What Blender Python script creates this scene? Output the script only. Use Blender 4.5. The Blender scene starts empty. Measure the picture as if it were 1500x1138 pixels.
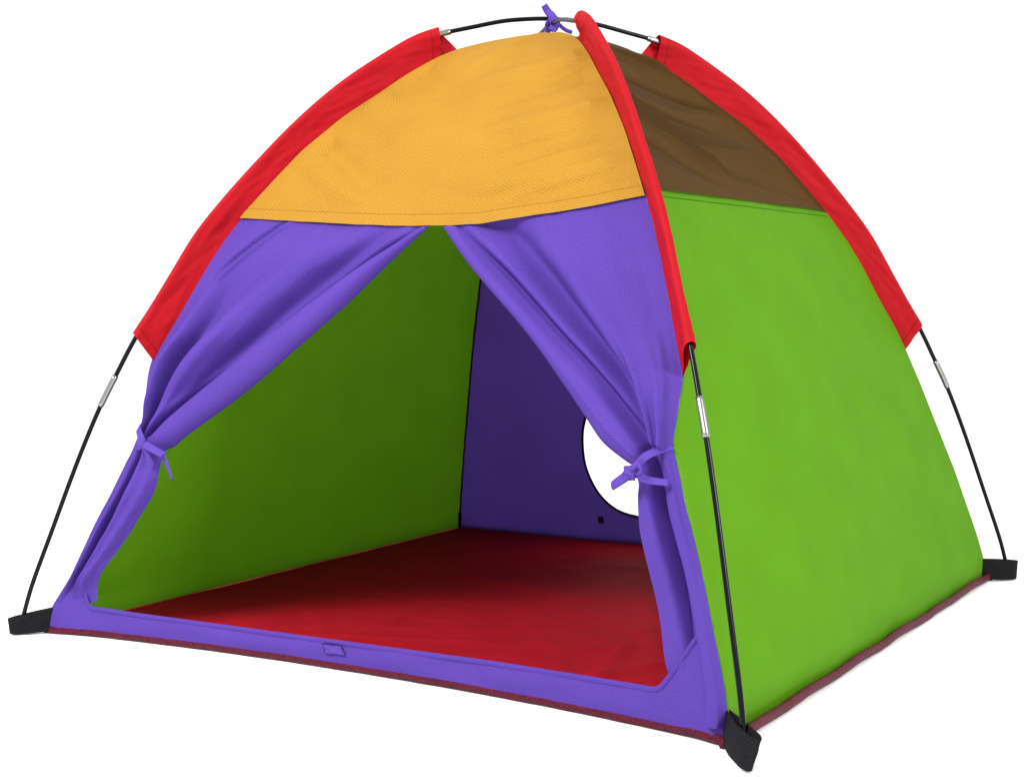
import bpy, bmesh, math, random
from mathutils import Vector, Matrix, noise
random.seed(4)
scene = bpy.context.scene
col = scene.collection

# ------------------------------------------------------------------ measured outlines (metres)
CAM_LOC = [1.32608, -2.27102, 0.55586]
CAM_DIR = [-0.525887, 0.847971, -0.06624]
CAM_UP = [-0.030257, 0.059179, 0.997789]
CAM_F = 52.6996
FLS = [[-0.4849, -0.4776, 0.45], [-0.486, -0.489, 0.4155], [-0.479, -0.5058, 0.365], [-0.4727, -0.5143, 0.3379], [-0.4742, -0.5178, 0.3269], [-0.4859, -0.5285, 0.2925], [-0.5083, -0.5461, 0.237], [-0.539, -0.5652, 0.172], [-0.572, -0.5879, 0.089], [-0.5999, -0.5984, 0.045], [-0.6081, -0.6002, 0.0308]]
FRS = [[0.4803, -0.4815, 0.4376], [0.4804, -0.4919, 0.4068], [0.4799, -0.5011, 0.3797], [0.4801, -0.5105, 0.3501], [0.4943, -0.5208, 0.3172], [0.5096, -0.5334, 0.2772], [0.524, -0.5435, 0.2454], [0.5448, -0.5589, 0.1947], [0.5673, -0.5762, 0.1323], [0.5888, -0.5921, 0.0713], [0.5969, -0.6, 0.0369], [0.5948, -0.601, -0.0007]]
YEL = [[-0.3703, -0.3747, 0.6786], [-0.2776, -0.3783, 0.6723], [-0.133, -0.3846, 0.6615], [0.0223, -0.3883, 0.655], [0.0999, -0.3878, 0.6559], [0.214, -0.3809, 0.6678], [0.2901, -0.3754, 0.6772], [0.3686, -0.3691, 0.6882]]
LI = [[0.0223, -0.3883, 0.655], [-0.0529, -0.42, 0.5884], [-0.12, -0.4486, 0.523], [-0.2227, -0.4828, 0.4338], [-0.2877, -0.4998, 0.3835], [-0.3726, -0.5179, 0.3266], [-0.3944, -0.5235, 0.3085], [-0.4132, -0.526, 0.3006]]
RI = [[0.0261, -0.3884, 0.6549], [0.0943, -0.4151, 0.5998], [0.1315, -0.4284, 0.5693], [0.2384, -0.4655, 0.4851], [0.3031, -0.4862, 0.4237], [0.3466, -0.5011, 0.3795], [0.3768, -0.5107, 0.3494], [0.4131, -0.5173, 0.3283], [0.4306, -0.5198, 0.3205]]
LL = [[-0.4114, -0.528, 0.2942], [-0.4147, -0.5443, 0.2429], [-0.4564, -0.5635, 0.1783], [-0.5013, -0.5816, 0.1127], [-0.5157, -0.5895, 0.0825], [-0.5178, -0.5964, 0.0534]]
LC = [[0.0112, -0.3888, 0.6542], [-0.0176, -0.3969, 0.6402], [-0.086, -0.4157, 0.5983], [-0.184, -0.4445, 0.5323], [-0.3087, -0.4816, 0.4372], [-0.4086, -0.5076, 0.3594], [-0.4438, -0.519, 0.3228]]
RC = [[0.0539, -0.3888, 0.6541], [0.0655, -0.3914, 0.6496], [0.1637, -0.4251, 0.5769], [0.2596, -0.4578, 0.5023], [0.3454, -0.4815, 0.4377], [0.4031, -0.4979, 0.3889], [0.4426, -0.51, 0.3517]]
RL = [[0.4421, -0.5253, 0.3028], [0.4447, -0.5304, 0.2865], [0.4565, -0.5473, 0.2333], [0.4702, -0.5609, 0.1878], [0.4866, -0.575, 0.1364], [0.5005, -0.5887, 0.0857], [0.5079, -0.594, 0.0634]]
SILL = [[-0.6048, -0.6001, 0.0345], [-0.5754, -0.5922, 0.0634], [-0.5535, -0.5808, 0.0885], [-0.5524, -0.5754, 0.1081], [-0.5375, -0.583, 0.0657], [-0.5272, -0.5858, 0.0459], [-0.4366, -0.5734, 0.0423], [-0.2479, -0.557, 0.0398], [-0.0656, -0.5501, 0.0398], [0.0837, -0.5499, 0.0418], [0.2259, -0.5545, 0.045], [0.3828, -0.5661, 0.0474], [0.4733, -0.5765, 0.0494], [0.4962, -0.5798, 0.0497], [0.5122, -0.5774, 0.0707], [0.548, -0.5696, 0.1258], [0.5658, -0.5698, 0.1392]]
PATCH = [[-0.0678, -0.5507, 0.0335], [-0.0348, -0.5502, 0.0344], [-0.0259, -0.5505, 0.0213], [-0.0626, -0.5509, 0.0198]]
LTIE = [[-0.4745, -0.5157, 0.3334], [-0.4495, -0.5195, 0.3215], [-0.4329, -0.5226, 0.3114], [-0.4183, -0.5237, 0.3078], [-0.3904, -0.5263, 0.2996], [-0.3798, -0.5298, 0.2884], [-0.367, -0.536, 0.269]]
RTIE = [[0.4794, -0.5102, 0.3509], [0.4612, -0.5132, 0.3413], [0.4484, -0.5175, 0.3276], [0.4439, -0.5204, 0.3186], [0.4314, -0.5233, 0.3091], [0.4177, -0.526, 0.3005], [0.4653, -0.5216, 0.3146], [0.4909, -0.5238, 0.3075]]
TTIE = [[-0.008, -0.008, 1.0439], [-0.0028, -0.0028, 1.0325], [0.0023, 0.0023, 1.0165], [-0.0003, -0.0003, 1.0024], [0.004, 0.004, 1.0096], [0.0101, 0.0101, 1.0146], [0.0187, 0.0187, 1.0033], [0.0274, 0.0274, 0.999]]
STRAPFR = [[0.6001, -0.6131, 0.0], [0.6642, -0.6893, 0.0]]

# seam of the fabric along each corner: (height, distance of the corner from the axis in x and y)
SEAM = [(-.02,.602),(0,.601),(.038,.600),(.093,.587),(.209,.555),(.291,.529),(.374,.503),(.442,.480),(.475,.468),
        (.522,.447),(.60,.415),(.64,.396),(.697,.364),(.74,.336),(.79,.302),(.847,.253),(.889,.208),(.921,.175),
        (.95,.139),(.966,.112),(.981,.07),(.992,.03),(.997,0)]
# bent pole: (height, distance)
POLE = [(.002,.641),(.024,.634),(.078,.6225),(.164,.5995),(.275,.5695),(.362,.5435),(.419,.523),(.48,.500),(.573,.460),
        (.646,.428),(.711,.391),(.775,.350),(.826,.315),(.876,.276),(.92,.235),(.968,.180),(.988,.139),(1.003,.095),
        (1.014,.06),(1.019,.03),(1.021,0)]

def interp(tab, z):
    if z <= tab[0][0]: return tab[0][1]
    for (a, b), (c, d) in zip(tab, tab[1:]):
        if z <= c: return b + (d-b)*(z-a)/(c-a)
    return tab[-1][1]
def smooth_tab(tab, n=400):
    z0, z1 = tab[0][0], tab[-1][0]
    zs = [z0+(z1-z0)*i/n for i in range(n+1)]
    v = [interp(tab, z) for z in zs]
    return zs, v
_zs, _v = smooth_tab(SEAM, 500)
for _ in range(14):
    _v = [_v[0]] + [(_v[i-1]+2*_v[i]+_v[i+1])/4 for i in range(1, len(_v)-1)] + [_v[-1]]
def dz(z):
    t = (z-_zs[0])/(_zs[-1]-_zs[0])*500
    t = min(max(t, 0), 499.999); i = int(t); f = t-i
    return _v[i]*(1-f)+_v[i+1]*f
def bow(x): return .05*max(0, 1-(x/.58)**2)**.8

def spline(pts, n, closed=False):
    """n+1 points along a Catmull-Rom curve through pts, even in arc length"""
    P = [Vector(p) for p in pts]
    fine = []
    for i in range(len(P)-1):
        p0 = P[i-1] if i else P[0]*2-P[1]
        p3 = P[i+2] if i+2 < len(P) else P[-1]*2-P[-2]
        p1, p2 = P[i], P[i+1]
        for k in range(24):
            t = k/24
            fine.append(.5*((2*p1)+(p2-p0)*t+(2*p0-5*p1+4*p2-p3)*t*t+(3*p1-p0-3*p2+p3)*t**3))
    fine.append(P[-1])
    L = [0]
    for a, b in zip(fine, fine[1:]): L.append(L[-1]+(b-a).length)
    out = []; j = 0
    for i in range(n+1):
        s = L[-1]*i/n
        while j < len(L)-2 and L[j+1] < s: j += 1
        f = (s-L[j])/max(1e-9, L[j+1]-L[j])
        out.append(fine[j].lerp(fine[j+1], min(max(f, 0), 1)))
    return out
def linear(pts, t):
    P = [Vector(p) for p in pts]
    L = [0]
    for a, b in zip(P, P[1:]): L.append(L[-1]+(b-a).length)
    s = t*L[-1]
    for i in range(len(P)-1):
        if s <= L[i+1] or i == len(P)-2:
            return P[i].lerp(P[i+1], (s-L[i])/(L[i+1]-L[i]))
def sm(a, b, x):
    t = min(max((x-a)/(b-a), 0), 1); return t*t*(3-2*t)
def ga(x, w): return math.exp(-(x/w)**2)

# ------------------------------------------------------------------ materials
def cloth(name, rgb, trans=.25, see=0.0, rough=.75, weave=.0026, dark=.13, bump=.35, spec=.10):
    m = bpy.data.materials.new(name); m.use_nodes = True
    N = m.node_tree.nodes; Lk = m.node_tree.links; N.clear()
    out = N.new('ShaderNodeOutputMaterial')
    uv = N.new('ShaderNodeUVMap')
    def wave(direction):
        w = N.new('ShaderNodeTexWave'); w.wave_type = 'BANDS'; w.bands_direction = direction
        w.inputs['Scale'].default_value = .314/weave
        w.inputs['Distortion'].default_value = 2.2; w.inputs['Detail'].default_value = 1
        w.inputs['Detail Scale'].default_value = 1.5
        Lk.new(uv.outputs[0], w.inputs['Vector']); return w
    a, b = wave('DIAGONAL'), wave('Y')
    mul = N.new('ShaderNodeMath'); mul.operation = 'MULTIPLY'
    Lk.new(a.outputs['Fac'], mul.inputs[0]); Lk.new(b.outputs['Fac'], mul.inputs[1])
    n1 = N.new('ShaderNodeTexNoise'); n1.inputs['Scale'].default_value = 520; n1.inputs['Detail'].default_value = 3
    n2 = N.new('ShaderNodeTexNoise'); n2.inputs['Scale'].default_value = 9; n2.inputs['Detail'].default_value = 5
    Lk.new(uv.outputs[0], n1.inputs['Vector']); Lk.new(uv.outputs[0], n2.inputs['Vector'])
    ad = N.new('ShaderNodeMath'); ad.operation = 'ADD'
    hf = N.new('ShaderNodeMath'); hf.operation = 'MULTIPLY'; hf.inputs[1].default_value = .6; Lk.new(mul.outputs[0], hf.inputs[0])
    Lk.new(hf.outputs[0], ad.inputs[0]); Lk.new(n1.outputs['Fac'], ad.inputs[1])
    mr = N.new('ShaderNodeMapRange'); mr.inputs['From Min'].default_value = .25; mr.inputs['From Max'].default_value = 1.0
    mr.inputs['To Min'].default_value = 1-dark; mr.inputs['To Max'].default_value = 1+dark
    Lk.new(ad.outputs[0], mr.inputs['Value'])
    mr2 = N.new('ShaderNodeMapRange'); mr2.inputs['From Min'].default_value = .3; mr2.inputs['From Max'].default_value = .7
    mr2.inputs['To Min'].default_value = .95; mr2.inputs['To Max'].default_value = 1.05
    Lk.new(n2.outputs['Fac'], mr2.inputs['Value'])
    mm = N.new('ShaderNodeMath'); mm.operation = 'MULTIPLY'
    Lk.new(mr.outputs[0], mm.inputs[0]); Lk.new(mr2.outputs[0], mm.inputs[1])
    vm = N.new('ShaderNodeVectorMath'); vm.operation = 'SCALE'; vm.inputs[0].default_value = rgb
    Lk.new(mm.outputs[0], vm.inputs['Scale'])
    bp = N.new('ShaderNodeBump'); bp.inputs['Strength'].default_value = bump; bp.inputs['Distance'].default_value = .0008
    Lk.new(ad.outputs[0], bp.inputs['Height'])
    pr = N.new('ShaderNodeBsdfPrincipled'); pr.inputs['Roughness'].default_value = rough
    pr.inputs['Specular IOR Level'].default_value = spec
    Lk.new(vm.outputs[0], pr.inputs['Base Color']); Lk.new(bp.outputs[0], pr.inputs['Normal'])
    tl = N.new('ShaderNodeBsdfTranslucent'); Lk.new(vm.outputs[0], tl.inputs['Color'])
    mx = N.new('ShaderNodeMixShader'); mx.inputs[0].default_value = trans
    Lk.new(pr.outputs[0], mx.inputs[1]); Lk.new(tl.outputs[0], mx.inputs[2])
    last = mx
    if see:
        tp = N.new('ShaderNodeBsdfTransparent')
        m2 = N.new('ShaderNodeMixShader'); m2.inputs[0].default_value = see
        Lk.new(mx.outputs[0], m2.inputs[1]); Lk.new(tp.outputs[0], m2.inputs[2]); last = m2
    Lk.new(last.outputs[0], out.inputs['Surface'])
    return m
def solid(name, rgb, rough, metal=0, nscale=0, namp=0, bump=0, coat=0, spec=.5):
    m = bpy.data.materials.new(name); m.use_nodes = True
    N = m.node_tree.nodes; Lk = m.node_tree.links
    pr = N['Principled BSDF']; pr.inputs['Base Color'].default_value = (*rgb, 1)
    pr.inputs['Roughness'].default_value = rough; pr.inputs['Metallic'].default_value = metal
    pr.inputs['Coat Weight'].default_value = coat; pr.inputs['Specular IOR Level'].default_value = spec
    if nscale:
        tc = N.new('ShaderNodeTexCoord'); n = N.new('ShaderNodeTexNoise'); n.inputs['Scale'].default_value = nscale
        n.inputs['Detail'].default_value = 4
        Lk.new(tc.outputs['Object'], n.inputs['Vector'])
        mr = N.new('ShaderNodeMapRange'); mr.inputs['From Min'].default_value = .3; mr.inputs['From Max'].default_value = .7
        mr.inputs['To Min'].default_value = 1-namp; mr.inputs['To Max'].default_value = 1+namp
        Lk.new(n.outputs['Fac'], mr.inputs['Value'])
        vm = N.new('ShaderNodeVectorMath'); vm.operation = 'SCALE'; vm.inputs[0].default_value = rgb
        Lk.new(mr.outputs[0], vm.inputs['Scale']); Lk.new(vm.outputs[0], pr.inputs['Base Color'])
        if bump:
            b = N.new('ShaderNodeBump'); b.inputs['Strength'].default_value = bump; b.inputs['Distance'].default_value = .002
            Lk.new(n.outputs['Fac'], b.inputs['Height']); Lk.new(b.outputs[0], pr.inputs['Normal'])
    return m

M_PURPLE = cloth('purple_fabric', (.084, .041, .290), trans=.26, dark=.24)
M_RIBBON = cloth('purple_ribbon', (.078, .040, .27), trans=.05, dark=.1)
M_GREEN  = cloth('green_fabric', (.082, .238, .004), trans=.22, dark=.09, bump=.2)
M_YELLOW = cloth('yellow_fabric', (.335, .168, .018), trans=.14, dark=.2)
M_BROWN  = cloth('brown_sheer_fabric', (.064, .033, .008), trans=.2, see=.16, dark=.10, bump=.3)
M_RED    = cloth('red_fabric', (.33, .003, .008), trans=.15, dark=.09, bump=.2, rough=.6)
M_FLOOR  = cloth('red_floor_sheet', (.28, .006, .013), trans=.0, dark=.05, bump=.15, rough=.7, spec=.03)
M_PIPE   = solid('maroon_binding', (.070, .004, .014), .5, spec=.12, nscale=260, namp=.45, bump=.6)
M_DARKP  = solid('purple_thread', (.03, .014, .10), .8, spec=.1)
M_THREADG = solid('green_thread', (.03, .11, .003), .8, spec=.1)
M_THREADY = solid('yellow_thread', (.27, .12, .014), .8, spec=.1)
M_THREADR = solid('red_thread', (.22, .002, .005), .8, spec=.1)
M_DARKB  = cloth('dark_binding', (.020, .004, .012), trans=0, dark=.1)
M_PATCH  = cloth('dark_patch', (.02, .006, .03), trans=0, dark=.1)
M_WEB    = cloth('black_webbing', (.006, .006, .007), trans=0, rough=.8, weave=.004, dark=.5, bump=.8)
M_ROD    = solid('black_fibreglass', (.002, .002, .002), .16, spec=.16)
M_OLIVE  = solid('bare_fibreglass', (.06, .06, .045), .3)
M_METAL  = solid('zinc_ferrule', (.28, .28, .27), .25, metal=1, nscale=60, namp=.12)
M_WHITE  = solid('white_studio_paper', (.90, .90, .90), .9, nscale=2, namp=.004)

# ------------------------------------------------------------------ object helpers
def link(name, me, mat, parent):
    o = bpy.data.objects.new(name, me); col.objects.link(o)
    if mat: me.materials.append(mat)
    if parent: o.parent = parent
    for p in me.polygons: p.use_smooth = True
    return o
def grid(name, f, nu, nv, mat, parent, us=None, vs=None, closed_u=False):
    """f(u,v) -> Vector; u across, v along; UVs hold metres"""
    us = us or [i/nu for i in range(nu+1)]; vs = vs or [j/nv for j in range(nv+1)]
    P = [[Vector(f(u, v)) for u in us] for v in vs]
    return pgrid(name, P, mat, parent, closed_u)
def pgrid(name, P, mat, parent, closed_u=False):
    nv, nu = len(P), len(P[0])
    verts = [tuple(p) for r in P for p in r]
    faces = []; uvs = []
    mid = nv//2
    U = [0]
    for i in range(1, nu): U.append(U[-1] + (P[mid][i]-P[mid][i-1]).length)
    V = [0]
    for j in range(1, nv): V.append(V[-1] + (P[j][nu//2]-P[j-1][nu//2]).length)
    for j in range(nv-1):
        for i in range(nu-1 + (1 if closed_u else 0)):
            i2 = (i+1) % nu
            faces.append((j*nu+i, j*nu+i2, (j+1)*nu+i2, (j+1)*nu+i))
            ue = U[i2] if i2 else U[-1]*(1+1/nu)
            uvs += [(U[i], V[j]), (ue, V[j]), (ue, V[j+1]), (U[i], V[j+1])]
    me = bpy.data.meshes.new(name); me.from_pydata(verts, [], faces)
    l = me.uv_layers.new(name='UVMap')
    for k, t in enumerate(uvs): l.data[k].uv = t
    me.update()
    return link(name, me, mat, parent)
def tube(name, pts, r, mat, parent, seg=12, cap=True, flat=None):
    pts = [Vector(p) for p in pts]
    verts = []; faces = []; uvs = []
    n = len(pts); s = 0; prev = None
    R = r if callable(r) else (lambda t: r)
    for i, p in enumerate(pts):
        t = (pts[min(i+1, n-1)]-pts[max(i-1, 0)]).normalized()
        if prev is None:
            a = t.cross(Vector((.3, .9, .2))).normalized()
        else:
            a = (prev - t*prev.dot(t)).normalized()
        prev = a; b = t.cross(a)
        if flat: a = (flat - t*flat.dot(t)).normalized(); b = t.cross(a)
        for k in range(seg):
            an = 2*math.pi*k/seg; rr = R(i/(n-1))
            if isinstance(rr, tuple): ra, rb = rr
            else: ra = rb = rr
            verts.append(p + a*math.cos(an)*ra + b*math.sin(an)*rb)
    for i in range(n-1):
        d = (pts[i+1]-pts[i]).length
        for k in range(seg):
            k2 = (k+1) % seg
            faces.append((i*seg+k, i*seg+k2, (i+1)*seg+k2, (i+1)*seg+k))
            u0, u1 = k*.002, (k+1)*.002
            uvs += [(u0, s), (u1, s), (u1, s+d), (u0, s+d)]
        s += d
    if cap:
        faces.append(tuple(range(seg-1, -1, -1))); uvs += [(0, 0)]*seg
        faces.append(tuple((n-1)*seg+k for k in range(seg))); uvs += [(0, 0)]*seg
    me = bpy.data.meshes.new(name); me.from_pydata([tuple(v) for v in verts], [], faces)
    l = me.uv_layers.new(name='UVMap')
    for k, t in enumerate(uvs): l.data[k].uv = t
    me.update()
    return link(name, me, mat, parent)
def ribbon(name, pts, w, normal, mat, parent, thick=.0009, n=40, twist=0, taper=None):
    """a flat cloth strip through pts; width across (normal x tangent)"""
    P = spline(pts, n); rows = []
    nv = Vector(normal).normalized()
    for i, p in enumerate(P):
        t = (P[min(i+1, n)]-P[max(i-1, 0)]).normalized()
        q = Matrix.Rotation(twist*i/n, 3, t) @ (nv - t*nv.dot(t)).normalized()
        s = t.cross(q)
        ww = w*(taper(i/n) if taper else 1)/2
        rim = []
        for k in range(12):
            an = 2*math.pi*k/12
            rim.append(p + s*ww*math.copysign(abs(math.cos(an))**.6, math.cos(an)) + q*thick*math.sin(an))
        rows.append(rim)
    o = pgrid(name, rows, mat, parent, closed_u=True)
    return o
def planar(o):
    me = o.data; l = me.uv_layers[0]
    for lp in me.loops:
        c = me.vertices[lp.vertex_index].co; l.data[lp.index].uv = (c.x, c.z)
    return o
def wr(x, y, z, a=.0012, s=14):
    return a*noise.noise(Vector((x*s, y*s, z*s+3))) + a*.45*noise.noise(Vector((x*s*3.1, y*s*3.1, z*s*3.1)))

def crease(u, v, lst):
    """lst of (u0,v0,u1,v1,width,height): soft ridges or valleys along a segment"""
    h = 0
    for (a, b, c, d, w, k) in lst:
        dx, dy = c-a, d-b; L2 = dx*dx+dy*dy
        t = ((u-a)*dx+(v-b)*dy)/L2
        if t < -.15 or t > 1.15: continue
        px, py = u-(a+t*dx), v-(b+t*dy)
        dist = math.copysign(math.hypot(px, py), px*dy-py*dx)
        h += k*ga(dist, w)*sm(-.15, .15, t)*(1-sm(.7, 1.15, t))
    return h

# ------------------------------------------------------------------ the setting
me = bpy.data.meshes.new('ground')
s = 60
me.from_pydata([(-s,-s,-.004),(s,-s,-.004),(s,s,-.004),(-s,s,-.004)], [], [(0,1,2,3)])
g = link('ground', me, M_WHITE, None); g['kind'] = 'structure'

# ------------------------------------------------------------------ the tent
tent = bpy.data.objects.new('play_tent', None); col.objects.link(tent)
tent['label'] = "dome play tent of red, purple, green and yellow fabric, door flaps tied open"
tent['category'] = 'tent'

def seam_curve(tab, zq):
    """x,y of a corner seam at height zq from traced table (z falling), falling back to SEAM"""
    pass
FLtab = sorted([(p[2], p[0]) for p in FLS])      # height -> x of the front left seam (gathered at the tie)
FRtab = sorted([(p[2], p[0]) for p in FRS])
def xL(z):
    d = dz(z)
    if z > FLtab[-1][0]:
        w = 1-sm(FLtab[-1][0], FLtab[-1][0]+.03, z)
        return -d + w*(FLtab[-1][1] + dz(FLtab[-1][0]))
    if z < FLtab[0][0]: return -d
    return interp(FLtab, z)
def xR(z):
    d = dz(z)
    if z > FRtab[-1][0]:
        w = 1-sm(FRtab[-1][0], FRtab[-1][0]+.03, z)
        return d + w*(FRtab[-1][1] - dz(FRtab[-1][0]))
    if z < FRtab[0][0]: return d
    return interp(FRtab, z)
def FL(z): return Vector((xL(z), -dz(z), z))
def FR(z): return Vector((xR(z), -dz(z), z))
def BL(z): return Vector((-dz(z), dz(z), z))
def BR(z): return Vector((dz(z), dz(z), z))

# --- roof panels
ytab = [(p[0], p[2]) for p in YEL]
def zyel(x): return interp(ytab, x)
yel_creases = [(1.0,.62,.45,.50,.035,.005),(1.0,.50,.55,.40,.03,-.005),(1.0,.36,.55,.28,.03,.005),(1.0,.24,.62,.18,.03,-.004),
               (1.0,.13,.62,.10,.03,.004),(.0,.50,.42,.25,.05,.006),(.02,.30,.35,.12,.03,-.005),(.03,.65,.5,.42,.05,-.005),
               (.1,.18,.35,.05,.025,.004),(.7,.92,.35,.55,.05,.004),(.5,.1,.9,.04,.03,-.003)]
for k in range(26):
    v0 = random.uniform(.05, .95); sl = random.uniform(.05, .28); ln = random.uniform(.15, .5)
    yel_creases.append((1.0, v0, 1-ln, v0-sl*ln*1.6, random.uniform(.006, .013), random.choice((-1, 1))*random.uniform(.0007, .0018)))
for k in range(14):
    v0 = random.uniform(.1, .8); ln = random.uniform(.1, .3)
    yel_creases.append((.0, v0, ln, v0-random.uniform(.1, .7)*ln, random.uniform(.006, .013), random.choice((-1, 1))*random.uniform(.0007, .0016)))
def roof_front(u, v):
    x = -.372+.744*u
    z0 = zyel(x) - .004
    z = z0 + (.997-z0)*(1-(1-v)**1.5)
    d = dz(z)
    x = (-1+2*u)*d
    env = math.sin(math.pi*u)**.6 * (1-v)**.5 if 0 < u < 1 else 0
    edge = min(1, min(u, 1-u)*14)
    bulge = .010*math.sin(math.pi*u)*math.sin(math.pi*min(1, v*1.05))
    h = bulge + 1.5*crease(u, v, yel_creases)*edge*sm(-.02,.10,v)*min(1, (1-v)*4) + wr(x, z, 0, .0025, 9)*env
    h += .0014*(1 if v < .045 else 0) - .0012*ga(v-.035, .006)
    nrm = Vector((0, -1, .9)).normalized()
    return Vector((x, -d-.0035*sm(0, .1, 1-v), z)) + nrm*h
rf = grid('roof_panel', roof_front, 240, 170, M_YELLOW, tent); rf['label'] = 'yellow roof panel over the door'
tube('stitching', [roof_front(k/200, .034)+Vector((0, -.0002, 0)) for k in range(1, 200)], .0006, M_THREADY, rf, seg=6)

brown_cr = [(.0,.62,1,.42,.03,-.010),(.0,.45,.8,.25,.035,-.012),(.02,.40,.6,.05,.02,.008),(.3,.85,1,.65,.05,.008),
            (.0,.25,.5,.0,.02,-.009),(.2,.3,1,.2,.05,.007),(.0,.75,.6,.7,.02,-.006),(.5,.12,1,.02,.03,-.006)]
def roof_right(u, v):
    z0 = .6985 - .0035*u - .004
    z = z0 + (.997-z0)*(1-(1-v)**1.5)
    d = dz(z); y = (-1+2*u)*d
    edge = min(1, min(u, 1-u)*12)*min(1, (1-v)*4)*min(1, v*6)
    h = -.012*math.sin(math.pi*u)*math.sin(math.pi*v) + crease(u, v, [(a, b, c, d, w*.5, k*2.1) for a, b, c, d, w, k in brown_cr])*edge + wr(y, z, 2, .004, 8)*edge
    h += .004*(1-sm(0, .15, v))*min(1, min(u, 1-u)*12)
    return Vector((d, y, z)) + Vector((1, 0, .9)).normalized()*h
rr_ = grid('roof_panel', roof_right, 200, 140, M_BROWN, tent); rr_['label'] = 'brown sheer roof panel'
def roof_other(sx):
    def f(u, v):
        z0 = .694
        z = z0 + (.997-z0)*(1-(1-v)**1.5)
        d = dz(z); k = (-1+2*u)*d
        h = .004*math.sin(math.pi*u) + wr(k, z, 5+sx, .004, 8)*math.sin(math.pi*u)*(1-v)
        if sx: return Vector((-d-h, k, z))
        return Vector((k, d+h, z))
    return f
grid('roof_panel', roof_other(1), 60, 50, M_BROWN, tent)
grid('roof_panel', roof_other(0), 60, 50, M_YELLOW, tent)

# --- side walls (green)
def side_right(u, v):
    if u < 0:
        q = side_right(0, v); return q+Vector((-.006, .014, 0))
    z = .004 + (.699-.0035*u-.004)*v
    a, b = FR(z), BR(z)
    d = dz(z)
    p = Vector((d, -d, z)).lerp(b, u)
    p += (a-Vector((d, -d, z)))*(1-u)**6
    e = math.sin(math.pi*u)
    h = .012*e*math.sin(math.pi*v) + wr(p.y, p.z, 1, .0035, 4.5)*e + wr(p.y, p.z, 8, .0012, 16)*e
    h += crease(u, v, [(.0,.5,.5,.62,.05,.0025),(.0,.47,.5,.35,.06,-.003),(.0,.9,.9,.97,.02,.002),(1,.02,.6,.12,.04,.003),
                       (.98,.1,.75,.5,.05,.003),(.0,.1,.4,.04,.04,.003)])*min(1, min(u, 1-u)*12)
    if z < .05: h -= .004*(1-z/.05)
    z_l = z
    return Vector((p.x+h, p.y, z_l))
w = grid('side_wall', side_right, 120, 130, M_GREEN, tent, us=[-.01]+[i/120 for i in range(121)])
w['label'] = 'bright green side wall seen from outside'
tube('stitching', [side_right(k/160, .983)+Vector((.0003, 0, 0)) for k in range(2, 158)], .0007, M_THREADG, w, seg=6)
def side_left(u, v):
    if u < 0:
        q = side_left(0, v); return q+Vector((.003, .012, 0))
    z = .004 + .690*v
    d = dz(z); a = FL(z)
    p = Vector((-d, -d, z)).lerp(BL(z), u)
    p += (a-Vector((-d, -d, z)))*(1-u)**6
    e = math.sin(math.pi*u)
    h = -.008*e*math.sin(math.pi*v)*(1-u) + wr(p.y, p.z, 4, .006, 4)*e*sm(0,.3,u)
    h += crease(u, v, [(.15,.75,.75,.35,.05,.004),(.2,.3,.9,.6,.06,-.004),(.9,.05,.4,.35,.05,.003)])*e*sm(0,.3,u)
    return Vector((p.x-h, p.y, z))
w = grid('side_wall', side_left, 90, 90, M_GREEN, tent, us=[-.01]+[i/90 for i in range(91)])
w['label'] = 'green side wall seen from inside through the door'

# --- back wall with the round crawl hole
HC = (-.085, .222)
HOLE = []
for x, z in [(-.2295,.2793),(-.2472,.2194),(-.2456,.1643),(-.2262,.11),(-.1904,.0771),(-.1258,.0637)]:
    HOLE.append((math.atan2(z-HC[1], x-HC[0]) % (2*math.pi), math.hypot(x-HC[0], z-HC[1])))
HOLE.sort()
def hole_r(a):
    a %= 2*math.pi
    tab = [(0, .158), (math.pi*.5, .155), (math.pi*.75, .156)] + HOLE + [(HOLE[-1][0]+.5, .160), (2*math.pi, .158)]
    return interp(tab, a)
angs = [2*math.pi*i/180 for i in range(180)]
ZT = .694
for cx, cz in ((-dz(ZT), ZT), (dz(ZT), ZT), (-.601, .004), (.601, .004)):
    a = math.atan2(cz-HC[1], cx-HC[0]) % (2*math.pi)
    k = min(range(180), key=lambda i: abs(angs[i]-a)); angs[k] = a
def wall_edge(a):
    lo, hi = .1, 1.2
    for _ in range(40):
        m = (lo+hi)/2; x = HC[0]+m*math.cos(a); z = HC[1]+m*math.sin(a)
        if .004 <= z <= ZT and abs(x) <= dz(z): lo = m
        else: hi = m
    return lo
rows = []
hr = [sum(hole_r(a+k*.05) for k in (-2, -1, 0, 1, 2))/5 for a in angs]
for j in range(31):
    v = j/30; row = []
    for i, a in enumerate(angs):
        r = hr[i]+(wall_edge(a)-hr[i])*v
        x = HC[0]+r*math.cos(a); z = HC[1]+r*math.sin(a)
        d = dz(z)
        e = max(0, 1-(abs(x)/d)**2)*min(1, z*12)*min(1, (ZT-z)*12)
        h = .006*e + wr(x, z, 6, .006, 5)*e
        row.append(Vector((x, d+h, z)))
    rows.append(row)
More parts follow.
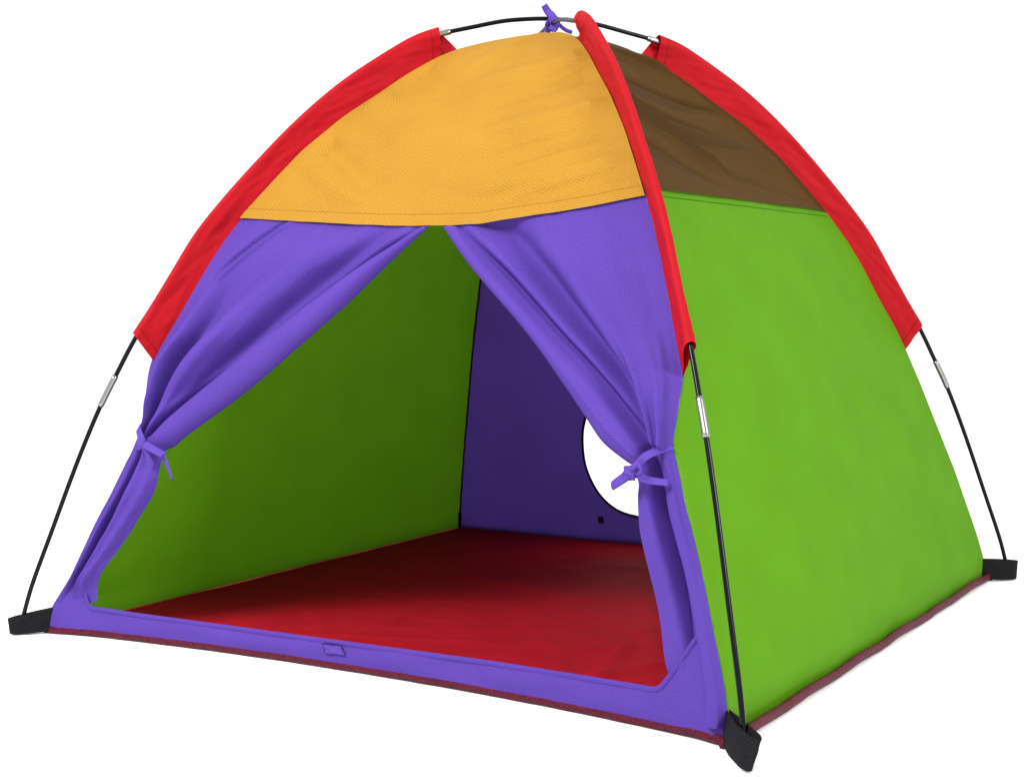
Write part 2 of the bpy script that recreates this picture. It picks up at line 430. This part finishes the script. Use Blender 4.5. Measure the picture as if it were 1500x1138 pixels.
# uv of the back wall is planar: rebuild through a plain mesh
nu = len(angs)
verts = [tuple(p) for r_ in rows for p in r_]
faces = [(j*nu+i, j*nu+(i+1) % nu, (j+1)*nu+(i+1) % nu, (j+1)*nu+i) for j in range(30) for i in range(nu)]
me = bpy.data.meshes.new('back_wall'); me.from_pydata(verts, [], faces)
l = me.uv_layers.new(name='UVMap')
for lp in me.loops:
    c = me.vertices[lp.vertex_index].co; l.data[lp.index].uv = (c.x, c.z)
me.update()
back = link('back_wall', me, M_PURPLE, tent)
ringp = [rows[0][i]+Vector((0, -.001, 0)) for i in range(nu)]; ringp.append(ringp[0].copy()); ringp.append(ringp[1].copy())
tube('hole_binding', ringp, lambda t: (.0032, .002), M_DARKB, back, seg=8, cap=False, flat=Vector((0, -1, 0)).cross(Vector((0,0,1))))
def bpatch(u, v):
    x = -.2241+(u-.5)*.014; z = .0513+(v-.5)*.015
    return Vector((x, dz(z)-.003, z))
grid('patch', bpatch, 3, 3, M_PATCH, back)

# --- dark inside seam tapes in the back corners
for nm, fn, sx in (('seam_binding', BL, 1), ('seam_binding', BR, -1)):
    P = [fn(.001+.94*k/60)+Vector((.004*sx, -.004, 0)) + Vector((.0005*math.sin(k*2.1), 0, 0)) for k in range(61)]
    tube(nm, P, .0019, M_DARKB, tent, seg=8)

# --- floor and its binding
def yfront(x): return -.600+bow(x)
def floor(u, v):
    x = -.603+1.206*u
    y = yfront(x)+(.604-yfront(x))*v
    e = min(1, min(u, 1-u, v, 1-v)*10)
    h = .003 + .0035*e*abs(noise.noise(Vector((x*5, y*7, 1)))) 
    for k_, (aa, bb, ff) in enumerate(((.8, .5, 7), (-.5, .9, 9), (.3, 1, 5))):
        nz = abs(noise.noise(Vector(((x*aa+y*bb)*ff, (x*bb-y*aa)*ff*.35, 4+k_*3))))
        h += e*.0014*max(0, 1-nz*7)
    h += .6*e*crease(u, v, [(.5,.02,.75,.3,.012,.006),(.6,.05,.95,.2,.01,.005),(.8,.02,.7,.35,.012,.006),(.3,.1,.6,.2,.012,.005),
                         (.75,.1,.95,.5,.015,.006),(.4,.05,.35,.4,.015,.005),(.85,.1,.6,.6,.02,.005),(.1,.6,.6,.5,.02,.006),(.2,.8,.8,.75,.02,.005)])
    return Vector((x, y, h))
grid('floor', floor, 170, 170, M_FLOOR, tent)
front_edge = [Vector((x, yfront(x)-.003, .005)) for x in [-.601+1.202*i/60 for i in range(61)]]
def jig(P, a=.002):
    return [p+Vector((0, 0, a*noise.noise(p*9)+a*.5*noise.noise(p*30))) for p in P]
fe = [Vector((-.612, -.606, .000)), Vector((-.600, -.605, .001))] + front_edge[1:-1] + [Vector((.596, -.606, .003)), Vector((.598, -.616, -.001))]
tube('floor_binding', jig(spline(fe, 200)), lambda t: (.0075, .0045), M_PIPE, tent, seg=10, flat=Vector((0, 0, 1)))
re = [Vector((.607, -.598+1.2*i/40, .006+.0008*math.sin(i*.9))) for i in range(41)] + [Vector((.612, .612, .004))]
tube('floor_binding', jig(spline(re, 160)), lambda t: (.0075, .004), M_PIPE, tent, seg=10, flat=Vector((0, 0, 1)))
be = [Vector((.60-1.2*i/20, .606, .005)) for i in range(21)]
tube('floor_binding', jig(spline(be, 90)), lambda t: (.0065, .004), M_PIPE, tent, seg=10, flat=Vector((0, 0, 1)))
le = [Vector((-.612, .60-1.2*i/20, .001)) for i in range(21)]
tube('floor_binding', jig(spline(le, 90)), lambda t: (.0065, .004), M_PIPE, tent, seg=10, flat=Vector((0, 0, 1)))

# --- door sill: the strip of front wall below the opening, rising into the two corners
top = []
for a, b in zip(SILL, SILL[1:]):
    n = max(2, int((Vector(b)-Vector(a)).length/.006))
    for k in range(n): top.append(Vector(a).lerp(Vector(b), k/n))
top.append(Vector(SILL[-1]))
for _ in range(2):
    top = [top[0]]+[(top[i-1]+2*top[i]+top[i+1])/4 for i in range(1, len(top)-1)]+[top[-1]]
rows = []
for j in range(17):
    v = j/16; row = []
    for i, t in enumerate(top):
        xb = min(max(t.x, -.6), .6)
        if i > len(top)-30:                       # fan the right gusset out to the corner
            f = (i-(len(top)-30))/29; xb = xb+(.600-xb)*f
        if i < 14: f = 1-i/14; xb = xb+(-.602-xb)*f
        b = Vector((xb, yfront(xb)-.004, .008))
        p = b.lerp(t, v)
        p.y -= .003 + .004*math.sin(math.pi*v)*(.6+noise.noise(Vector((t.x*8, v, 0))))
        row.append(p)
    rows.append(row)
sill = planar(pgrid('door_sill', rows, M_PURPLE, tent))
sill['label'] = 'low purple door sill'
i0 = min(range(len(top)), key=lambda i: (top[i]-Vector(SILL[3])).length)
i1 = min(range(len(top)), key=lambda i: (top[i]-Vector(SILL[15])).length)
hem = [rows[-1][i]+Vector((0, -.001, -.003)) for i in range(i0, i1+1)]
tube('hem', hem, lambda t: (.0042, .0022), M_PURPLE, sill, seg=10, flat=Vector((0, 0, 1)))
c = [Vector(p) for p in PATCH]
def fpatch(u, v):
    p = c[0].lerp(c[1], u).lerp(c[3].lerp(c[2], u), v)
    p.y -= .0085 + .0008*math.sin(u*9)*math.sin(v*7)
    return p
pt = grid('patch', fpatch, 10, 8, M_RIBBON, sill)
border = [fpatch(k/8, 0) for k in range(9)]+[fpatch(1, k/5) for k in range(1, 6)]+[fpatch(1-k/8, 1) for k in range(1, 9)]+[fpatch(0, 1-k/5) for k in range(1, 6)]
tube('stitching', border, .0008, M_DARKP, pt, seg=6, cap=False)

# --- door flaps, gathered and tied back
def flap(name, E1, C1, I1, E2, I2, fold1, fold2, roll, side):
    """rows run from the seam (E) to the free edge (I); part 1 above the tie, part 2 below it"""
    n1, n2 = 150, 110
    us = [i/180 for i in range(90)] + [.5+.25*(1-math.cos(math.pi*k/60)) for k in range(61)]
    e1, i1, c1 = spline(E1, n1), spline(I1, n1), spline(C1, n1); e2, i2 = spline(E2, n2), spline(I2, n2)
    rows = []
    for part, (ee, ii, n) in enumerate(((e1, i1, n1), (e2, i2, n2))):
        for j in range(n+1):
            if part and j == 0: continue
            t = j/n; E, I = ee[j], ii[j]
            L = (I-E).length; row = []
            for s in us:
                C = c1[j] if part == 0 else E.lerp(I, .5).lerp(c1[-1]+(E-e2[0])*.5+(I-i2[0])*.5, 1-sm(0, .5, t))
                p = E.lerp(C, s*2) if s < .5 else C.lerp(I, s*2-1)
                d = dz(p.z)
                if part == 0: h = fold1(min(1, s*2), max(0, s*2-1), t, (C-E).length, (I-C).length)
                else: h = fold2(s, t, L)
                h *= sm(-.01, .07, t) if part == 0 else 1
                h *= min(1, s*14)
                y = -d - h + bow(p.x)*(1-sm(.12, .28, p.z))*min(1, s*3)
                # the gathered sheet narrows into the tie
                row.append(Vector((p.x, y, p.z - .0*h)))
            rows.append(row)
    for _ in range(2):   # soften
        rows = [rows[0]]+[[(rows[j-1][i]+rows[j][i]*2+rows[j+1][i])/4 for i in range(len(us))] for j in range(1, len(rows)-1)]+[rows[-1]]
    return pgrid(name, rows, M_PURPLE, tent)

def edge_roll(u, q, t, LE, LI_, hgt):
    """the rolled free edge: q runs 0..1 over the roll, u 0..1 over the sheet up to the crease"""
    if q > 0:
        return hgt*(math.sin(math.pi*min(1, .06+.94*q))**.55*1.25 - .55*ga(q, .10) - .25*q)
    return -hgt*.55*ga((1-u)*LE, .009) + hgt*.30*ga((1-u)*LE-.022, .012)

def l1(u, q, t, LE, LI_):
    h = edge_roll(u, q, t, LE, LI_, .006+.013*sm(0, .3, t))
    s = u
    if q == 0:
        m = min(1, s*9)*min(1, (1-u)*7)
        k_ = sm(.12, .8, t)
        h -= .030*sm(.10, 0, (1-u)*LE)*0 + .026*(1-sm(0, .085, (1-u)*LE))*sm(.05, .3, t)*(1-.5*sm(.8, 1, t))
        h += m*k_*(.016*ga(u-.10, .09) - .036*ga(u-.28, .085) + .016*ga(u-.55, .18) - .012*ga(u-.90, .10))
        h += m*crease(u, t, [(.27,.04,.08,.36,.010,-.009),(.31,.04,.13,.36,.015,.006),(.62,.12,.50,.7,.12,.014),(.86,.08,.78,.8,.07,-.012),(.42,.3,.33,.9,.05,-.006),
                             (.52,.02,.36,.3,.012,.002),(.7,.03,.6,.2,.010,-.002)])
        h += m*wr(s*.5, t*.3, 3, .004, 9)
    return h
def l2(s, t, L):
    m = 1-sm(.8, 1, t)
    h = .016*m*(math.sqrt(max(0, 1-((s-.72)/.32)**2)) if abs(s-.72) < .32 else 0)
    h += .007*m*(math.sqrt(max(0, 1-((s-.14)/.17)**2)) if abs(s-.14) < .17 else 0)
    h -= .028*m*ga(s-.36, .08); h += .010*math.sin(math.pi*s)*m
    h += m*.002*math.sin(s*22+t*5) + wr(s*.4, t*.4, 9, .003, 12)*m
    return h*(.55+.45*sm(0, .2, t)) + .008*(1-sm(0, .15, t))*math.sin(math.pi*s)
E1 = [FL(z)+Vector((0, -.001, 0)) for z in [.690-(.690-FLS[4][2])*k/16 for k in range(17)]]
I1 = [Vector(LI[0])+Vector((0, 0, .006))]+[Vector(p) for p in LI[1:]]
C1 = [Vector(LC[0])+Vector((0, 0, .008))]+[Vector(p) for p in LC[1:]]
E2 = [Vector(p) for p in FLS[4:]]
I2 = [Vector(LI[-1])]+[Vector(p) for p in LL[1:]]
fl = flap('door_flap', E1, C1, I1, E2, I2, l1, l2, None, -1)
fl['label'] = 'purple door flap tied back at the left pole'

def r1(u, q, t, LE, LI_):
    h = edge_roll(u, q, t, LE, LI_, .006+.012*sm(0, .3, t))
    s = u
    if q == 0:
        h -= .010*(1-sm(0, .03, (1-u)*LE))*sm(.05, .3, t)
        m = min(1, s*9)*min(1, (1-u)*7)
        h += m*crease(u, t, [(.80,.04,.70,.98,.10,-.030),(.60,.2,.52,.9,.10,.010),(.10,.6,.12,1.1,.035,-.005),(.5,.03,.62,.30,.02,.0015)])
        h += m*wr(s*.5, t*.3, 13, .004, 8)
        if t > .5: h += .024*sm(.5, .85, t)*m*(1-sm(.46, .54, u))
        h += m*.0035*sm(.6, 1, t)*math.cos(u*26)
    elif t > .55:
        h += .003*sm(.55, .9, t)*ga(q-.45-.2*(1-t), .10)
    return h
def r2(s, t, L):
    m = 1-.92*t
    h = .018*m*(math.sqrt(max(0, 1-((s-.80)/.30)**2)) if abs(s-.80) < .30 else 0)
    h -= .013*sm(.80, .97, t)*sm(.30, .45, s)
    h += .016*(math.sqrt(max(0, 1-((s-.16)/.20)**2)) if abs(s-.16) < .20 else 0)
    h -= .034*m*ga(s-.46, .12)
    h += m*.002*math.sin(s*19+t*4) + wr(s*.4, t*.4, 19, .003, 12)*m
    return h*(.55+.45*sm(0, .2, t)) + .008*(1-sm(0, .15, t))*math.sin(math.pi*s)
TR = FRS[3]
E1 = [FR(z)+Vector((0, -.001, 0)) for z in [.699-(.699-TR[2])*k/16 for k in range(17)]]
I1 = [Vector(RI[0])+Vector((0, 0, .006))]+[Vector(p) for p in RI[1:]]
C1 = [Vector(RC[0])+Vector((0, 0, .008))]+[Vector(p) for p in RC[1:]]
E2 = [Vector(p) for p in FRS[3:-1]]+[Vector((.5965, -.6005, .020))]
I2 = [Vector(RI[-1])]+[Vector(p) for p in RL]+[Vector((.515, -.595, .020))]
fr = flap('door_flap', E1, C1, I1, E2, I2, r1, r2, None, 1)
fr['label'] = 'purple door flap tied back at the right pole'

# --- ties round the gathered flaps
def off(p, k): return Vector(p)+Vector((.35*k, -k, 0)) if False else Vector(p)+Vector((0, -k, 0))
L_ = LTIE
tie = ribbon('tie', [Vector((-.486,-.500,.336)), off(L_[0], .008), off(L_[1], .024), off(L_[2], .030)], .014, (0, -1, .2), M_RIBBON, fl)
ribbon('tail', [off(L_[2], .030), off(L_[3], .036), off(L_[4], .034), off(L_[5], .030), Vector(L_[6])+Vector((.004,-.026,-.010))], .011, (.2, -1, .3), M_RIBBON, tie, twist=.9)
ribbon('tail', [off(L_[2], .030), Vector(L_[3])+Vector((.004, -.042, .004)), Vector(L_[4])+Vector((.010, -.036, -.002))], .013, (0, -.8, .5), M_RIBBON, tie, twist=-.5)
ribbon('bow_loop', [off(L_[2], .031), Vector(L_[2])+Vector((.012, -.038, -.010)), Vector(L_[2])+Vector((.022, -.035, -.030)),
                Vector(L_[2])+Vector((.012, -.031, -.026)), off(L_[2], .029)], .008, (.5, -.8, 0), M_RIBBON, tie)
def knot(name, c, r, parent, axis=(1, 0, -.4)):
    a = Vector(axis).normalized()
    def f(u, v):
        th = 2*math.pi*u; ph = math.pi*(v-.5)
        q = Vector((math.cos(ph)*math.cos(th), math.cos(ph)*math.sin(th), math.sin(ph)))
        rad = r*(1+.18*math.sin(3*th+4*ph)+.12*math.cos(7*ph))
        return Vector(c)+Vector((q.x*rad*1.15, q.y*rad*.8, q.z*rad))
    return grid(name, f, 28, 18, M_RIBBON, parent)
knot('knot', off(L_[2], .034), .0085, tie)
R_ = RTIE
tie = ribbon('tie', [off(R_[0], .004), off(R_[1], .032), off(R_[2], .034), off(R_[3], .036)], .0115, (0, -1, .3), M_RIBBON, fr)
ribbon('tail', [off(R_[3], .036), off(R_[4], .040), off(R_[5], .034)], .014, (0, -1, .2), M_RIBBON, tie, thick=.003, twist=.4)
ribbon('tail', [off(R_[3], .036), Vector(R_[6])+Vector((-.01,-.038,.002)), Vector(R_[6])+Vector((0, -.034, -.004)), off(R_[7], .024)], .010, (0, -1, .2), M_RIBBON, tie, twist=-.5)
ribbon('bow_loop', [off(R_[3], .038), Vector(R_[3])+Vector((.004, -.044, .007)), Vector(R_[3])+Vector((.012, -.046, .012)),
                Vector(R_[3])+Vector((.016, -.044, .004)), off(R_[3], .038)], .009, (-.5, -.8, .2), M_RIBBON, tie)
knot('knot', off(R_[3], .041), .009, tie)

# --- poles: two crossing arcs
def pole_pts(sx, sy, lift):
    half = [(d, z) for z, d in POLE]
    pts = [Vector((sx*d, sy*d, z)) for d, z in half] + [Vector((-sx*d, -sy*d, z)) for d, z in reversed(half[:-1])]
    P = spline(pts, 260)
    return [p+Vector((0, 0, lift*ga(math.hypot(p.x, p.y), .25))) for p in P]
def ferrule(P, za, zb, parent, which):
    h = len(P)//2
    Q = P[:h] if which == 0 else P[h+1:]
    seg = [p for p in Q if za <= p.z <= zb]
    if which: seg = seg
    o = tube('ferrule', spline([seg[0], seg[len(seg)//2], seg[-1]] if len(seg) > 2 else seg, 10), .0051, M_METAL, parent, seg=16)
    return o
for (sx, sy, lift, mat) in ((-1, -1, 0, M_ROD), (1, -1, -.0095, M_ROD)):
    P = pole_pts(sx, sy, lift)
    pole = tube('pole', P, .0037, M_ROD, tent, seg=16)
    pole['label'] = 'black pole running from the left front corner to the right back corner' if sx < 0 else 'black pole running from the near front corner over the top'
    for w_ in (0, 1):
        ferrule(P, .362, .424, pole, w_)
        ferrule(P, .980+lift*.5, .9945+lift*.5, pole, w_)

# --- red pole sleeves
def sleeve(sx, sy, seamf, flare_n):
    """teardrop sleeve: from the seam out round the pole and back; sheet pair open at both ends"""
    poleP = [Vector((sx*d, sy*d, z)) for z, d in POLE if .45 < z < .99]
    A = spline(poleP, 300)
    za, zb = .478, .9885
    A = [p for p in A if za <= p.z <= zb]
    A = spline(A, 240)
    zs0, zs1 = .440, .951
    B = spline([seamf(z) for z in [zs0+(zs1-zs0)*k/40 for k in range(41)]], 240)
    B = spline([B[int(k*20)] for k in range(13)], 240)
    side = Vector((sy*-1.0, sx*1.0, 0)).normalized()       # across the diagonal plane
    if side.y > 0 or (abs(side.y) < 1e-6): pass
    rows = []
    nn = 44
    for j in range(241):
        t = j/240
        a, b = A[j], B[j]
        out = (a-b).normalized()
        fl0 = .006*ga(1-t, .07) + .002*ga(t, .05)
        r = .0062 + .006*ga(1-t, .06) + .002*ga(t, .06)
        wdt = (a-b).length
        row = []
        for k in range(nn+1):
            q = k/nn                                           # 0 seam, .5 round the pole, 1 seam
            sgn = 1 if q < .5 else -1
            f = 1-abs(q-.5)*2                                  # 0 at the seam, 1 at the outer edge
            f = f**.75
            # outline: taper from zero at the seam to r near the pole, closing round
            x = f*(wdt+.0065+fl0)
            if x > wdt-.001:
                c_ = min(1, (x-(wdt-.001))/(.0075+fl0)); th = r*math.sqrt(max(0, 1-c_*c_))
            else:
                g_ = x/(wdt-.001); th = r*(g_**1.3)
            p = b+out*(x-.005*(1-f))+side*sgn*th
            e = math.sin(math.pi*min(1, f))
            n_ = noise.noise(Vector((t*9, f*2.2, sx*3+sy*7)))*.0035 + noise.noise(Vector((t*26+f*5, f*4, sx+sy*2)))*.0014
            n_ -= sgn*(.0011*(ga(t-.032, .004)+ga(t-.968, .004)) + .0007*ga(f-.10, .02))*-1*(-1)
            n_ += noise.noise(Vector((t*60, f*3+t*30, sx+sy*2)))*.0007
            p += side*n_*e
            # the under sheet reaches a little further towards the top, as it does in the open mouth
            back_side = (side*sgn).dot(Vector((1, -1, 0)) if sx*sy > 0 else Vector((-1, -1, 0))) < 0
            if t > .93 and back_side:
                u_ = (t-.93)/.07
                nxt = (A[240]-A[234]).normalized()
                p += nxt*.040*u_*(1-f)**1.0
                p.z -= .004*u_*(1-f)
            if f < .3: p.z -= 0
            row.append(p)
        rows.append(row)
    o = pgrid('pole_sleeve', rows, M_RED, tent)
    for j in (5, 235):
        for rng in (range(1, nn//2-1), range(nn//2+2, nn)):
            tube('stitching', [rows[j][k] for k in rng], .0007, M_THREADR, o, seg=6)
    return o
s_ = sleeve(-1, -1, lambda z: Vector((-dz(z), -dz(z), z)), 0); s_['label'] = 'red sleeve over the left front pole'
s_ = sleeve(1, -1, lambda z: Vector((dz(z), -dz(z), z)), 0); s_['label'] = 'red sleeve over the near front pole'
s_ = sleeve(1, 1, lambda z: Vector((dz(z), dz(z), z)), 0); s_['label'] = 'red sleeve over the right back pole'
s_ = sleeve(-1, 1, lambda z: Vector((-dz(z), dz(z), z)), 0)

# --- black webbing straps that hold the pole feet
def strap(sx, sy, inner, outer_top, outer_bot, in_top, in_bot):
    side = Vector((-sy, sx, 0)).normalized()
    it, ib, ot, ob = map(Vector, (in_top, in_bot, outer_top, outer_bot))
    def f(u, v):
        # u: round the loop, v: bottom to top
        q = abs(u-.5)*2; sgn = 1 if u < .5 else -1
        x = 1-q
        p = ib.lerp(ob, x).lerp(it.lerp(ot, x), v)
        th = .0065*min(1, (1-x)*6)**.5*min(1, x*1.6+.25)
        n_ = .0012*noise.noise(Vector((u*6, v*3, sx*2+sy)))
        return p+side*(sgn*th+n_)
    o = grid('corner_strap', f, 48, 12, M_WEB, tent)
    m = o.modifiers.new('thick', 'SOLIDIFY'); m.thickness = .0014
    return o
for sx, sy in ((-1, -1), (1, 1), (-1, 1)):
    strap(sx, sy, None, (sx*.650, sy*.650, .024 if sx*sy > 0 and sx < 0 else .033), (sx*.648, sy*.648, -.002), (sx*.594, sy*.594, .040), (sx*.597, sy*.597, .000))
q = STRAPFR
strap(1, -1, None, (.666, -.664, .031), (q[1][0], q[1][1], .000), (.596, -.596, .040), (.594, -.604, .000))

# --- ribbon bow where the poles cross
T_ = [Vector(p) for p in TTIE]
n_ = (1, -1, 0)
c0 = Vector((0, 0, 1.020)); 
bowr = ribbon('top_tie', [T_[3]+Vector((.004,-.004,-.004)), T_[4]+Vector((.010,-.012,.002)), T_[2]+Vector((.008,-.012,.004)), T_[2]+Vector((0,0,.010)), T_[5]+Vector((-.004,.006,0)), T_[6], T_[7]], .007, n_, M_RIBBON, tent)
ribbon('bow_loop', [T_[4]+Vector((.008,-.01,0)), T_[2]+Vector((.006,-.008,.006)), T_[1], T_[0]], .0125, n_, M_RIBBON, bowr, thick=.004, taper=lambda t: .9+.2*math.sin(3*t))
ribbon('tail', [T_[2]+Vector((.008,-.012,.006)), T_[4]+Vector((.010,-.013,-.002)), T_[3]+Vector((.010, -.012, -.004))], .016, n_, M_RIBBON, bowr, thick=.002, twist=.6)
ribbon('tail', [T_[2]+Vector((.006,-.010,.004)), T_[3]+Vector((-.002,-.006,.006)), T_[3]+Vector((-.001, -.005, -.010))], .011, n_, M_RIBBON, bowr, thick=.002, twist=-.4)

# ------------------------------------------------------------------ light
wd = bpy.data.worlds.new('World'); scene.world = wd; wd.use_nodes = True
bg = wd.node_tree.nodes['Background']; bg.inputs[0].default_value = (1, 1, 1, 1); bg.inputs[1].default_value = 1.16
def area(name, loc, target, size, power):
    ld = bpy.data.lights.new(name, 'AREA'); ld.energy = power; ld.shape = 'SQUARE'; ld.size = size
    o = bpy.data.objects.new(name, ld); col.objects.link(o); o.location = loc
    o.rotation_euler = (Vector(target)-Vector(loc)).to_track_quat('-Z', 'Y').to_euler()
area('softbox', (-1.0, -3.3, 3.3), (0, -.3, .4), 1.7, 260)
area('softbox', (4.0, -.9, 2.4), (.3, 0, .4), 1.2, 150)

# ------------------------------------------------------------------ camera
cd = bpy.data.cameras.new('camera'); cam = bpy.data.objects.new('camera', cd); col.objects.link(cam)
f = Vector(CAM_DIR).normalized(); u = Vector(CAM_UP).normalized(); r = f.cross(u)
cam.matrix_world = Matrix(((r.x, u.x, -f.x, CAM_LOC[0]), (r.y, u.y, -f.y, CAM_LOC[1]), (r.z, u.z, -f.z, CAM_LOC[2]), (0, 0, 0, 1)))
cd.sensor_width = 36; cd.lens = CAM_F; cd.clip_end = 500; cd.clip_start = .05
scene.camera = cam
scene.render.resolution_x = 1024; scene.render.resolution_y = 776
scene.render.engine = 'CYCLES'
scene.cycles.max_bounces = 10; scene.cycles.diffuse_bounces = 6; scene.cycles.transparent_max_bounces = 16
vs = scene.view_settings; vs.view_transform = 'Standard'; vs.look = 'None'; vs.gamma = 1; vs.exposure = 0
vs.use_curve_mapping = False
